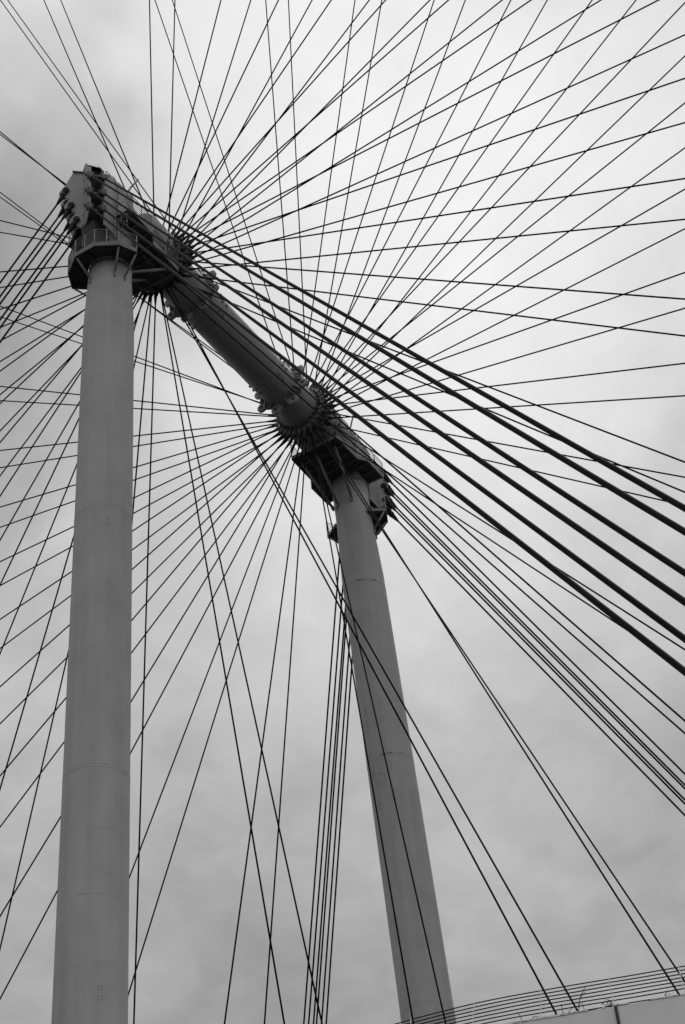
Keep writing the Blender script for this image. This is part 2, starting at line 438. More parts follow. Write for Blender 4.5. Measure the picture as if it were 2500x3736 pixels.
near = thing('support_column', (-13.37, 0, 0), 'tall round grey steel column at left, carrying the upper left hub', 'column')
far = thing('support_column', (16.95, 0, 0), 'tall round grey steel column right of centre, carrying the lower right hub', 'column')
def rad_near(z):
    if z > -9.4: return 1.12 + (1.285 - 1.12) * min(1, max(0, (-5.3 - z) / 4.1))
    return 1.287 + (-9.4 - z) * 0.00265
def rad_far(z):
    if z > -9.4: return 1.10 + (1.255 - 1.10) * min(1, max(0, (-5.3 - z) / 4.1))
    return 1.258 + (-9.4 - z) * 0.0040
shaft(near, axis_near, rad_near, SEAMS_NEAR, -1); shaft(far, axis_far, rad_far, SEAMS_FAR, 1)
# manhole outline on the far shaft
b = MB(); zc = -23.95; a0 = to_cam_angle(axis_far(zc)) - 0.50
pts = []
for i in range(41):
    t = 2 * PI * i / 40
    u = 0.22 * math.cos(t); w = 0.20 * math.sin(t) + (0.14 if math.sin(t) > 0 else -0.14)
    z = zc + w; c = axis_far(z); r = rad_far(z) + 0.004; a = a0 + u / r
    pts.append(c + V((math.cos(a), math.sin(a), 0)) * r)
b.poly(pts, 0.010, 5); b.build('manhole_cover', 'manhole', far)

head(near, -1); head(far, 1)

# stay plates of the near head
NF1, NF2 = V((-13.5, 0.72, 0)), V((-12.66, 0.595, 0))
TD, SD = (-0.38, 0.925), (-0.63, -0.775)
TPROF2 = [(t + 0.56 if t > 0.001 else 0.0, z - 0.02) for t, z in TPROF]
SPROF2 = [(t + 0.33 if t > 0.001 else 0.0, z + 0.1) for t, z in SPROF]
for F, tp, sp in ((NF1, TPROF, SPROF), (NF2, TPROF2, SPROF2)):
    w = wing(F, TD, tp, 0.05, 1)
    o = w.build('stay_plate', 'head', near)
    bb = wing(F, SD, sp, -0.05, 1)
    # weld tabs along the fold
    for z in (1.75, 0.75, -0.25, -1.2, -2.0):
        bb.box(F + V((-0.03, -0.02, z)), V((0.05, 0, 0)), V((0, 0.03, 0)), (0, 0, 0.012))
    bb.build('stay_plate', 'head', near)
# cover flange along the top of the near plate, cap between plates, and web behind
b = MB()
td, sd = V((*TD, 0)).normalized(), V((*SD, 0)).normalized()
b.bar(NF1 + V((0, 0, 2.47)), NF1 + td * 0.64 + V((0, 0, 2.74)), 0.22, 0.05)
p0, p1 = NF1 + sd * 0.10 + V((0, 0, 3.02)), NF2 + sd * 0.42 + V((0, 0, 3.1))
b.prism([p0, p1, NF2 + sd * 1.55 + V((0, 0, 1.72)), NF1 + sd * 1.22 + V((0, 0, 1.62))], (0, 0, 0.05))
b.prism([NF1 + sd * 0.10 + V((0, 0, 3.02)), NF2 + sd * 0.42 + V((0, 0, 3.1)), NF2 + td * 0.4 + V((0, 0, 2.6)), NF1 + td * 0.1 + V((0, 0, 2.5))], (0, 0, 0.05))
b.build('cover_plate', 'head', near)
b = MB()
for z in (0.45, -1.0, -2.4):      # rods tying the two plates at each pin
    b.tube(NF1 + sd * 1.5 + V((0, 0, z + 0.05)), NF2 + sd * 1.8 + V((0, 0, z + 0.15)), 0.035)
b.build('tie_rod', 'head', near)
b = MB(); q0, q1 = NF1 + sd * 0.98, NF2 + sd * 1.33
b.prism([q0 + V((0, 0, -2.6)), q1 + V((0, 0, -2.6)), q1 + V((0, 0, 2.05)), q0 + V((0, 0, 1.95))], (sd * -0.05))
b.build('web_plate', 'hole_and_shade', near)  # near-black colour paints in the shade of the open gap between the plates
# stay plates of the far head
FF1, FF2 = V((12.7, 0.6, 0)), V((13.5, 0.68, 0))
FD = (0.63, -0.775)
def fprof(o):
    q = [(0.0, 1.9), (1.2, 1.2), (2.3, 0.1), (2.72, -0.1), (2.80, -0.35), (2.74, -0.60), (2.42, -0.85), (2.46, -1.10), (2.74, -1.30), (2.80, -1.52), (2.72, -1.80), (2.40, -2.0), (2.42, -2.25), (2.70, -2.45), (2.76, -2.70), (2.66, -2.95), (2.35, -3.2), (1.9, -3.7), (1.2, -3.9), (0.0, -3.2)]
    return [(max(0, t - o), z - o) for t, z in q]
wing(FF1, FD, fprof(0), 0.05, 1).build('stay_plate', 'head', far)
wing(FF2, FD, fprof(0.22), 0.05, 1).build('stay_plate', 'head', far)
NPR = [(0.0, 1.9), (0.7, 1.7), (1.55, 1.15), (1.65, 0.9), (1.55, 0.6), (1.25, 0.4), (1.6, 0.0), (1.7, -0.3), (1.6, -0.55), (1.25, -0.8), (1.6, -1.2), (1.7, -1.5), (1.55, -1.8), (0.9, -2.2), (0.0, -2.2)]
wing(V((12.95, 0.35, 0)), (0.88, 0.47), NPR, 0.05, 1).build('stay_plate', 'head', far)
wing(V((13.9, 0.25, 0)), (0.88, 0.47), NPR, 0.05, 1).build('stay_plate', 'head', far)
b = MB()
for p, q in (((12.8, 0.5, -3.4), (13.6, 0.6, -3.4)), ((13.6, -0.55, -3.7), (14.3, -0.35, -3.7))):
    b.bar(p, q, 0.1, 0.6)
b.build('web_plate', 'head', far)

# decks
def bearing_deck(root, s):
    z = -2.1; X = lambda x: s * x
    out = [(8.15, -1.62), (10.5, -1.66), (11.05, -2.05), (13.0, -2.05)]
    b = MB()
    for sy in (-1, 1):
        poly = [(X(x), y * -sy * -1 if False else sy * abs(y), z + 0.02) for x, y in out] + [(X(13.0), sy * 1.03, z + 0.02), (X(8.15), sy * 1.03, z + 0.02)]
        b.prism(poly, (0, 0, 0.05))
    b.prism([(X(8.15), -1.03, z + 0.021), (X(13.0), -1.03, z + 0.021), (X(13.0), 1.03, z + 0.021), (X(8.15), 1.03, z + 0.021)], (0, 0, 0.048))
    b.cur = 1
    for sy in (-1, 1):                                # edge channels and knee plates under the floor
        for (x0, y0), (x1, y1) in zip(out, out[1:]): b.bar((X(x0 + 0.03), sy * (abs(y0) - 0.14), z - 0.05), (X(x1 - 0.03), sy * (abs(y1) - 0.14), z - 0.05), 0.07, 0.10)
        b.bar((X(8.4), sy * 1.4, z - 0.06), (X(10.3), sy * 0.2, z - 0.06), 0.06, 0.08)
        b.bar((X(10.6), sy * 1.7, z - 0.06), (X(11.3), sy * 0.9, z - 0.06), 0.06, 0.08)
    for xx in (8.9, 9.7, 10.45, 11.2, 12.0, 12.8):   # cross beams
        yy = 1.6 if xx < 10.5 else 2.0
        for y0, y1 in ((-yy, yy),):
            b.box((X(xx), (y0 + y1) / 2, z - 0.08), (0.05, 0, 0), (0, (y1 - y0) / 2, 0), (0, 0, 0.098))
    for yy in (-0.75, 0.75): b.box((X(9.2), yy, z - 0.12), (1.03, 0, 0), (0, 0.06, 0), (0, 0, 0.135))
    deck = b.build('bearing_deck', ['deck', 'beam'], root)
    b = MB()
    for sy in (-1, 1):
        for (x0, y0), (x1, y1) in zip(out, out[1:]):
            b.bar((X(x0), sy * abs(y0), z), (X(x1), sy * abs(y1), z), 0.05, 0.30)
    b.bar((X(8.13), -1.62, z), (X(8.13), 1.62, z), 0.05, 0.22)
    b.build('fascia', 'trim', deck)
    for sy in (-1, 1):
        pts = [(X(x), sy * abs(y), z + 0.12) for x, y in out]
        if sy < 0 and s < 0: pts = pts
        rail_on(pts, 1.08, 6).build('railing', 'rail', deck)
    rail_on([(X(8.15), -1.62, z + 0.12), (X(8.15), -1.25, z + 0.12)], 1.08, 6).build('railing', 'rail', deck)
    # clutter on the walkway: pipes and a cable tray
    b = MB()
    for sy in (-1, 1):
        for k, h in enumerate((0.22, 0.34, 0.46)):
            b.tube((X(8.5), sy * 1.36, z + h), (X(12.6), sy * 1.40, z + h), 0.035, n=6)
        rnd = random.Random(5 + sy)
        for k in range(10):
            xx = rnd.uniform(8.6, 10.4); b.box((X(xx), sy * rnd.uniform(1.2, 1.45), z + 0.35), (rnd.uniform(.05, .12), 0, 0), (0, .05, 0), (0, 0, rnd.uniform(.1, .28)))
    b.build('pipe_run', 'deck', deck)
    # braces from the shaft up to the deck end
    for y0, y1 in ((-0.55, -1.15), (0.45, 0.15), (0.85, 1.25)):
        b = MB(); ax = (axis_near if s < 0 else axis_far)(-4.6)
        p = V((ax.x - s * 1.0, y0, -4.35)); q = V((X(8.75), y1, z - 0.22))
        b.tube(p, q, 0.085, n=10); b.box(p, (0.14, 0, 0), (0, 0.05, 0), (0, 0, 0.16)); b.box(q, (0.12, 0, 0), (0, 0.04, 0), (0, 0, 0.1))
        b.build('brace', 'trim', root)

def service_platform(root, s):
    zb = -5.2; X = lambda x: s * x
    out = [(12.5, 2.13), (13.43, 1.68), (14.12, 0.66), (14.13, 0.04), (14.12, -0.58), (13.45, -1.64), (12.52, -2.09)]
    if s > 0: out = [(x + 0.15, y) for x, y in out]
    axp = (axis_near if s < 0 else axis_far)(zb); rr = 1.17
    a0 = math.atan2(1.17, abs(out[0][0]) - abs(axp.x)); n = 10
    inn = []
    for i in range(n + 1):
        a = -PI * 0.60 + 2 * PI * 0.60 * i / n
        inn.append((abs(axp.x) + rr * math.cos(a), rr * math.sin(a)))
    b = MB(); z = zb + 0.20
    m = len(out)
    # strip between outer and inner outline
    def at(poly, t):
        L = [0.0]
        for p, q in zip(poly, poly[1:]): L.append(L[-1] + math.dist(p, q))
        t *= L[-1]
        for i in range(len(poly) - 1):
            if t <= L[i + 1] + 1e-9:
                u = (t - L[i]) / max(1e-9, L[i + 1] - L[i]); return (poly[i][0] + (poly[i + 1][0] - poly[i][0]) * u, poly[i][1] + (poly[i + 1][1] - poly[i][1]) * u)
        return poly[-1]
    ib = inn[::-1]
    Lo = [0.0]
    for p, q in zip(out, out[1:]): Lo.append(Lo[-1] + math.dist(p, q))
    ts = [l / Lo[-1] for l in Lo]
    full = sorted(set([round(t, 5) for t in ts] + [round(i / 14, 5) for i in range(15)]))
    A = [at(out, t) for t in full]; B = [at(ib, t) for t in full]
    for i in range(len(full) - 1):
        q = [A[i], A[i + 1], B[i + 1], B[i]]
        b.prism([(X(x), y, z) for x, y in q], (0, 0, 0.05))
    for t in (0.04, 0.28, 0.5, 0.72, 0.96):          # radial beams under the floor
        p, q = at(out, t), at(ib, t); b.bar((X(p[0]), p[1], zb + 0.12), (X(q[0]), q[1], zb + 0.12), 0.09, 0.145)
    pl = b.build('service_platform', 'deck', root)
    b = MB()
    for p, q in zip(out, out[1:]): b.bar((X(p[0]), p[1], zb + 0.14), (X(q[0]), q[1], zb + 0.14), 0.05, 0.30)
    for p, q in ((out[0], ib[0]), (out[-1], ib[-1])): b.bar((X(p[0]), p[1], zb + 0.1), (X(q[0]), q[1], zb + 0.1), 0.05, 0.2)
    b.build('fascia', 'trim', pl)
    rail_on([(X(x), y, zb + 0.28) for x, y in out], 1.02, 7, r=0.019).build('railing', 'rail', pl)
    # equipment standing on the platform
    b = MB()
    for xx, yy, hh in ((13.2, -0.9, 0.9), (13.6, -0.2, 0.55), (13.3, 0.9, 0.7)):
        b.tube((X(xx), yy, zb + 0.25), (X(xx), yy, zb + 0.25 + hh), 0.05); b.box((X(xx), yy, zb + 0.3 + hh), (0.22, 0, 0), (0, 0.05, 0), (0, 0, 0.05)); b.box((X(xx), yy, zb + 0.45), (0.2, 0, 0), (0, 0.06, 0), (0, 0, 0.04))
    b.build('valve_stand', 'rail', pl)
    for po, pc in ((out[2], 0.55), (out[5], -0.75), (out[0], 1.9), (out[6], -1.9)):
        b = MB(); a = pc; c = (axis_near if s < 0 else axis_far)(-6.45)
        r = (rad_near if s < 0 else rad_far)(-6.45)
        aa = math.atan2(po[1], abs(po[0]) - abs(c.x))
        q = V((c.x + s * r * math.cos(aa), r * math.sin(aa), -6.35)); p = V((X(po[0]) * 0.995, po[1] * 0.97, zb + 0.02))
        b.tube(p + (q - p) * 0.05, p + (q - p) * 0.95, 0.055, n=10); b.tube(p, q, 0.03, n=8)
        dq = V((s * math.cos(aa), math.sin(aa), 0)); b.box(q + dq * 0.05 + V((0, 0, -0.05)), dq * 0.07, dq.cross(V((0, 0, 1))) * 0.025, (0, 0, 0.2))
        b.build('strut', 'trim', root)
for root, s in ((near, -1), (far, 1)): bearing_deck(root, s); service_platform(root, s)

# caged ladder on the near head, ladder on the far stay plate
b = MB(); y = -1.12; xl, xr = -13.09, -12.84
for xx in (xl, xr): b.tube((xx, y, -3.9), (xx, y, -0.6), 0.022, n=6)
for i in range(12): b.tube((xl, y, -3.8 + i * 0.27), (xr, y, -3.8 + i * 0.27), 0.014, n=6)
ladder = b.build('ladder', 'rail', near)
b = MB(); xc = (xl + xr) / 2
for k in range(5):
    z = -3.0 + k * 0.62
    b.poly([(xc + 0.40 * math.cos(a), y - 0.04 - 0.62 * max(0, math.sin(a)), z) for a in [PI * i / 10 for i in range(11)]], 0.014, 5)
for a in (0.15, 0.8, 1.57, 2.3, 3.0):
    b.tube((xc + 0.40 * math.cos(a), y - 0.04 - 0.62 * math.sin(a), -3.0), (xc + 0.40 * math.cos(a), y - 0.04 - 0.62 * math.sin(a), -0.52), 0.012, n=5)
b.build('ladder_cage', 'rail', ladder)
b = MB(); fd = V((*FD, 0)).normalized(); fn = V((fd.y, -fd.x, 0)); L0 = FF1 + fd * 1.30 - fn * -0.16
for t in (0.0, 0.36):
    b.tube(L0 + fd * t + V((0, 0, -4.6)), L0 + fd * t + V((0, 0, -0.6)), 0.022, n=6)
for i in range(15): b.tube(L0 + V((0, 0, -4.5 + i * 0.27)), L0 + fd * 0.36 + V((0, 0, -4.5 + i * 0.27)), 0.014, n=6)
for k in range(5):
    for off in (0.75,):
        b.poly([L0 + fd * (0.7 + 0.12 * math.cos(a)) + fn * (0.12 * math.sin(a)) + V((0, 0, -3.6 + k * 0.55)) for a in [PI * i / 6 for i in range(7)]], 0.014, 5)
b.build('ladder', 'rail', far)

# ------------------------------------------------------------------ hub with its spindle
HUB = dict(near=dict(x=-7.495, r=2.186, th=4.9600, m=[(-0.088, -0.089, -0.362, -1.872), (0.092, -0.090, 0.465, 3.239)]),
           far=dict(x=7.173, r=2.136, th=4.7270, m=[(-0.091, 0.073, -0.362, -3.275), (0.088, 0.072, 0.407, 1.905)]))
RIM = 72.0
def spoke_line(h, k, mi):
    ah, ar, eh, er = h['m'][mi]; a = h['th'] + 2 * PI * k / 28
    return V((h['x'] + eh, h['r'] * math.cos(a + ah), h['r'] * math.sin(a + ah))), V((er, RIM * math.cos(a + ar), RIM * math.sin(a + ar)))
def pin_point(H, T, R=1.80):
    d = (T - H).normalized(); t = 0.0
    for _ in range(60):
        p = H + d * t; rr = math.hypot(p.y, p.z)
        t -= (rr - R)
    return H + d * t, d

hub = thing('wheel_hub', (0, 0, H0), 'long grey steel hub spindle slung between the two columns', 'wheel hub')
OFF = V((0, -0.06, 0.03))
b = MB()
prof = [(-7.3, 1.15), (-6.9, 1.21), (-5.6, 1.21), (-5.58, 1.215), (5.58, 1.215), (5.6, 1.21), (6.9, 1.21), (7.3, 1.15)]
b.lathe(OFF, (1, 0, 0), prof, 96)
b.cur = 1
for xx in (-2.6, 2.4):
    o = len(b.v)
    b.lathe(OFF + V((xx, 0, 0)), (1, 0, 0), [(-0.03, 1.214), (-0.02, 1.222), (0.02, 1.222), (0.03, 1.214)], 96, cap=False)
b.build('spindle', ['spindle', 'seam'], hub)
def lobed(x, angs, th, r0, r1, w):
    b = MB(); n = 560; pts = []
    for i in range(n):
        a = 2 * PI * i / n
        d = min(abs((a - q + PI) % (2 * PI) - PI) for q in angs)
        r = r1 if d < w * 0.55 else (r1 + (r0 - r1) * min(1, (d - w * 0.55) / (w * 0.35)))
        pts.append((x - th / 2, r * math.cos(a), r * math.sin(a)))
    b.prism(pts, (th, 0, 0)); return b
PINS = {}
for key in ('near', 'far'):
    h = HUB[key]
    fl = MB()
    x = h['x'] + 0.03
    fl.lathe((x, 0, 0), (1, 0, 0), [(-0.75, 1.16), (-0.72, 1.34), (-0.60, 1.36), (0.60, 1.36), (0.72, 1.34), (0.75, 1.16)], 84)
    for mi in (0, 1):
        angs = []
        for k in range(28):
            p, d = pin_point(*spoke_line(h, k, mi)); PINS[(key, k, mi)] = (p, d); angs.append(math.atan2(p.z, p.y) % (2 * PI))
        l = lobed(h['x'] + h['m'][mi][2], angs, 0.07, 1.55, 1.90, 0.09)
        o = len(fl.v); fl.v += l.v; fl.f += [[i + o for i in f] for f in l.f]; fl.sm += l.sm; fl.mi += l.mi
        xx = h['x'] + h['m'][mi][2]
        for a in angs:             # radial stiffeners beside every lug
            da = PI / 28; dd = V((0, math.cos(a + da), math.sin(a + da))); tn = V((1, 0, 0)).cross(dd)
            for sx in (-1, 1): fl.prism([V((xx + sx * 0.036, 0, 0)) + dd * 1.35, V((xx + sx * 0.30, 0, 0)) + dd * 1.35, V((xx + sx * 0.25, 0, 0)) + dd * 1.50, V((xx + sx * 0.036, 0, 0)) + dd * 1.54], tn * 0.035)
    fl.build('hub_flange', 'flange', hub)
def pad_eye(x, a, th=0.14):
    dr = V((0, math.cos(a), math.sin(a))); tn = V((0, -math.sin(a), math.cos(a)))
    ey, r, hr, bw, by = 1.62, 0.31, 0.125, 0.55, 1.10
    bx = [(-bw, by), (bw, by)]
    def inside(u, w):
        if (u * u + (w - ey) ** 2) < r * r: return True
        if by < w < ey:
            half = bw + (r * 0.98 - bw) * (w - by) / (ey - by); return abs(u) < half
        return False
    n = 36; outp = []
    for i in range(n):
        t = 2 * PI * i / n; lo, hi = 0.0, 2.0
        for _ in range(30):
            mid = (lo + hi) / 2
            if inside(mid * math.cos(t), ey + mid * math.sin(t)): lo = mid
            else: hi = mid
        outp.append((lo * math.cos(t), ey + lo * math.sin(t)))
    b = MB(); P = []
    for xx in (x - th / 2, x + th / 2):
        for u, w in outp: P.append(OFF + V((xx, 0, 0)) + tn * u + dr * w)
        for i in range(n):
            t = 2 * PI * i / n; P.append(OFF + V((xx, 0, 0)) + tn * (hr * math.cos(t)) + dr * (ey + hr * math.sin(t)))
    F = []
    for i in range(n):
        j = (i + 1) % n
        F += [[i, n + i, n + j, j], [2 * n + i, 2 * n + j, 3 * n + j, 3 * n + i], [i, j, 2 * n + j, 2 * n + i], [n + i, 3 * n + i, 3 * n + j, n + j]]
    b.add(P, F)
    # doubler rings around the eye
    for sx in (-1, 1):
        o = len(b.v); Q = []
        for rr in (hr + 0.004, 0.235):
            for i in range(n):
                t = 2 * PI * i / n; Q.append(OFF + V((x + sx * (th / 2 + 0.025), 0, 0)) + tn * (rr * math.cos(t)) + dr * (ey + rr * math.sin(t)))
        for i in range(n):
            t = 2 * PI * i / n; Q.append(OFF + V((x + sx * (th / 2 + 0.001), 0, 0)) + tn * (0.235 * math.cos(t)) + dr * (ey + 0.235 * math.sin(t)))
        b.add(Q, [[i, (i + 1) % n, n + (i + 1) % n, n + i] for i in range(n)] + [[n + i, n + (i + 1) % n, 2 * n + (i + 1) % n, 2 * n + i] for i in range(n)])
    return b
for sx in (-1, 1):
    x = sx * 4.62
    for k in range(8): pad_eye(x, 2 * PI * (k + 0.35) / 8).build('pad_eye', 'spindle', hub)
    b = MB()
    for k in range(8):
        for da in (-0.22, 0.22, 0.39):
            a = 2 * PI * (k + 0.35) / 8 + da; dr = V((0, math.cos(a), math.sin(a))); tn = V((1, 0, 0)).cross(dr)
            o = OFF + V((x, 0, 0)); hgt = 1.50 if da != 0.39 else 1.42
            b.prism([o + V((-0.50, 0, 0)) + dr * 1.205, o + V((0.50, 0, 0)) + dr * 1.205, o + V((0.16, 0, 0)) + dr * hgt, o + V((-0.16, 0, 0)) + dr * hgt], tn * 0.05)
    b.lathe(OFF + V((x, 0, 0)), (1, 0, 0), [(-0.09, 1.2), (-0.09, 1.34), (0.09, 1.34), (0.09, 1.2)], 72, cap=False)
    b.build('lug_collar', 'spindle', hub)
    for k in range(12):
        a = 2 * PI * (k + 0.2) / 12; dr = V((0, math.cos(a), math.sin(a))); tn = V((1, 0, 0)).cross(dr)
        for dx in (0.0, 0.38):
            b = MB(); b.box(OFF + V((sx * (3.3 - dx), 0, 0)) + dr * 1.25, (0.07, 0, 0), dr * 0.055, tn * 0.06); b.build('cleat', 'spindle', hub)

# ------------------------------------------------------------------ spokes
ORD = ['first', 'second', 'third', 'fourth', 'fifth', 'sixth', 'seventh', 'eighth', 'ninth', 'tenth', 'eleventh', 'twelfth', 'thirteenth', 'fourteenth', 'fifteenth', 'sixteenth', 'seventeenth', 'eighteenth', 'nineteenth', 'twentieth', 'twenty-first', 'twenty-second', 'twenty-third', 'twenty-fourth', 'twenty-fifth', 'twenty-sixth', 'twenty-seventh', 'twenty-eighth']
def exit_side(p, d):
    t = 0.5
    while t < 90:
        q = p + d * t; x, y, z = project(q)
        if z < 3: return ('none', 0, 0)
        if x < 15: return ('left', y, t)
        if x > 2485: return ('right', y, t)
        if y < 15: return ('top', x, t)
        if y > 3721: return ('bottom', x, t)
        t += 0.05
    return ('none', 0, 0)
HUBNAME = {'near': 'upper left hub', 'far': 'lower right hub'}
spokes = []
for key in ('near', 'far'):
    for k in range(28):
        for mi in (0, 1):
            p, d = PINS[(key, k, mi)]; spokes.append([key, k, mi, p, d, exit_side(p, d)])
SPECIAL = {}
lab = {}
for key in ('near', 'far'):
    for side in ('left', 'right', 'top', 'bottom'):
        L = sorted([s for s in spokes if s[0] == key and s[5][0] == side], key=lambda s: s[5][1])
        if side == 'bottom':       # those that slip behind the wall or the near column first
            wall = [s for s in L if (key == 'near' and s[5][1] > 1300) or (key == 'far' and s[5][1] > 1650)]
            hid = [s for s in L if s[5][1] < 478]
            for i, s in enumerate(wall): lab[id(s)] = 'thin spoke of the %s, %s of two ending behind the railed wall' % (HUBNAME[key], ('left', 'right')[i] if i < 2 else ORD[i])
            for i, s in enumerate(hid): lab[id(s)] = 'thin spoke of the %s whose lower part hides behind the left column%s' % (HUBNAME[key], '' if len(hid) == 1 else (', ' + ('steeper', 'flatter')[0 if i == len(hid) - 1 else 1]))
            L = [s for s in L if s not in wall and s not in hid]
        frm = 'top' if side in ('left', 'right') else 'left'
        for i, s in enumerate(L):
            lab[id(s)] = 'thin spoke of the %s, %s from %s at photo\'s %s edge' % (HUBNAME[key], ORD[i], frm, side)
SOCK = [(-0.13, 0.02), (-0.12, 0.085), (0.0, 0.105), (0.14, 0.10), (0.30, 0.085), (0.62, 0.055), (0.66, 0.050), (0.70, 0.048)]
for s in spokes:
    key, k, mi, p, d, ex = s
    H, T = spoke_line(HUB[key], k, mi)
    b = MB(); b.tube(p + d * 0.6, T, 0.041, n=8)
    base = p + V((0, 0, H0))
    c = b.build('spoke_cable', 'cable', base=base)
    tag(c, lab.get(id(s), 'thin black spoke of the %s running out of view' % HUBNAME[key]), 'cable', 'spokes fanning out from the ' + HUBNAME[key])
    b = MB(); b.lathe(p, d, SOCK, 10, flat=0.85, flatdir=(1, 0, 0)); so = b.build('socket', 'socket', c)
    b = MB(); b.tube(p - V((0.13, 0, 0)), p + V((0.13, 0, 0)), 0.05, n=8); b.build('pin', 'socket', so)

# ------------------------------------------------------------------ guy stays
def stay(H, G, r, pn, kind, label, group, sag=0.0, sleeve=1.1):
    H, G = V(H), V(G); d = (G - H).normalized(); pn = V(pn).normalized()
    n = 24; pts = []
    for i in range(n + 1):
        t = i / n; q = H + d * 0.55 + (G - H - d * 0.55) * t; q.z -= 4 * sag * t * (1 - t); pts.append(q)
    b = MB(); b.cable(pts, r, 12)
    c = b.build('stay_cable', 'stay', base=H + V((0, 0, H0))); tag(c, label, 'stay cable', group)
    b = MB()
    if kind == 'spelter':
        for sg in (-1, 1):       # fork cheeks either side of the plate
            b.lathe(H - pn * (sg * 0.08), pn * sg * -1, [(0, 0.19), (0.10, 0.19), (0.12, 0.17)], 20)
            b.lathe(H + pn * sg * 0.12, d, [(0.0, 0.13), (0.35, 0.14), (0.45, 0.12)], 12, flat=0.45, flatdir=pn)
        b.lathe(H + d * 0.14, d, [(0, 0.10), (0.1, 0.17), (0.26, 0.16), (0.72, 0.095), (0.76, 0.08), (0.88, 0.072)], 16)
    else:
        w = d.cross(pn).normalized()
        for sg in (-1, 1):
            b.box(H + pn * sg * 0.10 + d * 0.08, d * 0.26, pn * 0.035, w * 0.19)
            b.lathe(H + pn * sg * 0.13, pn * sg, [(0, 0.11), (0.07, 0.11), (0.07, 0.06), (0.13, 0.06)], 12)
            b.lathe(H + d * 0.34 + pn * sg * 0.10 + w * 0.0, w, [(-0.22, 0.05), (0.22, 0.05)], 10)
        b.lathe(H + d * 0.26, d, [(0, 0.17), (0.22, 0.17), (0.25, 0.12), (0.34, 0.11), (0.36, 0.085), (sleeve, 0.078)], 16)
    so = b.build('socket', 'socket' if kind == 'spelter' else 'flange', c)
    b = MB(); b.lathe(H - pn * 0.23, pn, [(0, 0.07), (0.0, 0.095), (0.46, 0.095), (0.46, 0.07)], 16)
    for q in (-0.235, 0.225): b.box(H + pn * q, pn * 0.01, d.cross(pn) * 0.075, d * 0.02)
    b.build('pin', 'socket' if kind == 'spelter' else 'flange', so)
tn = V((TD[1], -TD[0], 0)); snn = V((SD[1], -SD[0], 0)); fnn = V((FD[1], -FD[0], 0))
TST = [((-13.872, 1.626, 1.17), (-30.004, 40.894, -79.15)), ((-13.249, 2.029, 1.0), (-29.672, 42.006, -79.15)), ((-13.747, 1.321, -0.2), (-30.047, 41.0, -79.15)),
       ((-13.116, 1.705, -0.3), (-29.186, 40.824, -79.15)), ((-13.629, 1.034, -1.50), (-29.383, 39.382, -79.15)), ((-12.994, 1.409, -1.62), (-28.942, 40.229, -79.15))]
TL = ['outermost', 'second', 'third', 'fourth', 'fifth', 'innermost']
for i, (H, G) in enumerate(TST):
    H = V(H) + tn.normalized() * 0.025 
    stay(H, G, 0.051, tn, 'spelter', 'stay cable from left column head down to left edge, %s of six from the left' % ORD[i], 'stays running down left from the left column head', sag=0.45)
SST = [((-13.783, -0.786, 0.684), (-48.624, -43.646, -79.15)), ((-14.415, -0.405, 0.49), (-49.117, -43.095, -79.15)), ((-13.783, -0.786, -0.625), (-47.901, -42.757, -79.15)),
       ((-14.415, -0.405, -0.823), (-48.384, -42.193, -79.15)), ((-13.783, -0.786, -1.945), (-47.184, -41.875, -79.15)), ((-14.415, -0.405, -2.14), (-47.684, -41.332, -79.15))]
for i, (H, G) in enumerate(SST):
    stay(H, G, 0.0535, snn, 'clevis', 'thick dark stay sweeping to the right edge, %s of six from top' % ORD[i], 'thick stays sweeping from the left column head to the right edge')
FST = [((14.277, -1.34, -0.45), (47.542, -42.261, -79.15)), ((14.951, -1.105, -0.75), (47.832, -41.554, -79.15)), ((14.277, -1.34, -1.6), (46.868, -41.432, -79.15)),
       ((14.951, -1.105, -1.9), (47.129, -40.689, -79.15)), ((14.277, -1.34, -2.75), (46.135, -40.53, -79.15)), ((14.951, -1.105, -3.05), (46.37, -39.755, -79.15))]
for i, (H, G) in enumerate(FST):
    stay(H, G, 0.055, fnn, 'spelter', 'stay cable from right column head running down right, %s of six from top' % ORD[i], 'stays running down right from the right column head')
NST = [((13.78, 0.9, 0.9), (51.98, 41.0, -79.15)), ((14.14, 0.9, -0.3), (52.27, 41.0, -79.15)), ((14.31, 0.9, -1.5), (52.91, 41.0, -79.15)),
       ((15.06, 0.9, 0.9), (53.57, 41.0, -79.15)), ((15.31, 0.9, -0.3), (54.13, 41.0, -79.15)), ((15.43, 0.9, -1.5), (54.83, 41.0, -79.15))]
for i, (H, G) in enumerate(NST):
    stay(H, G, 0.055, V((0.47, -0.88, 0)), 'spelter', 'steep stay cable left of the right column, %s of six from left at bottom edge' % ORD[i], 'steep stays behind the right column')
# ------------------------------------------------------------------ terminal building with cable railing in the lower right corner
A = V((-16.316, -21.459, -54.197)); WD = V((0.345, -0.9386, 0)).normalized(); WN = V((-WD.y, WD.x, 0))
if WN.dot(CAM - A) < 0: WN = -WN
def wpt(u, z, off=0.0): return A + WD * u + V((0, 0, z)) + WN * (off - 0.03 * min(0.0, u + 2.0) ** 2)   # the wall curves away to the left
ZT = -0.868
b = MB()
bldg = thing('terminal_building', (wpt(0, 0).x, wpt(0, 0).y, 0), 'pale rendered building wall in the lower right corner', 'building')
b.prism([V((wpt(u, 0, o).x, wpt(u, 0, o).y, -H0)) for u, o in [(-18 + i, 0) for i in range(17)] + [(22, 0), (22, -7)] + [(-2 - i, -7) for i in range(17)]], (0, 0, H0 + A.z + ZT - 0.03))
b.build('wall', 'wall', bldg)
rnd = random.Random(8); u = -17.5
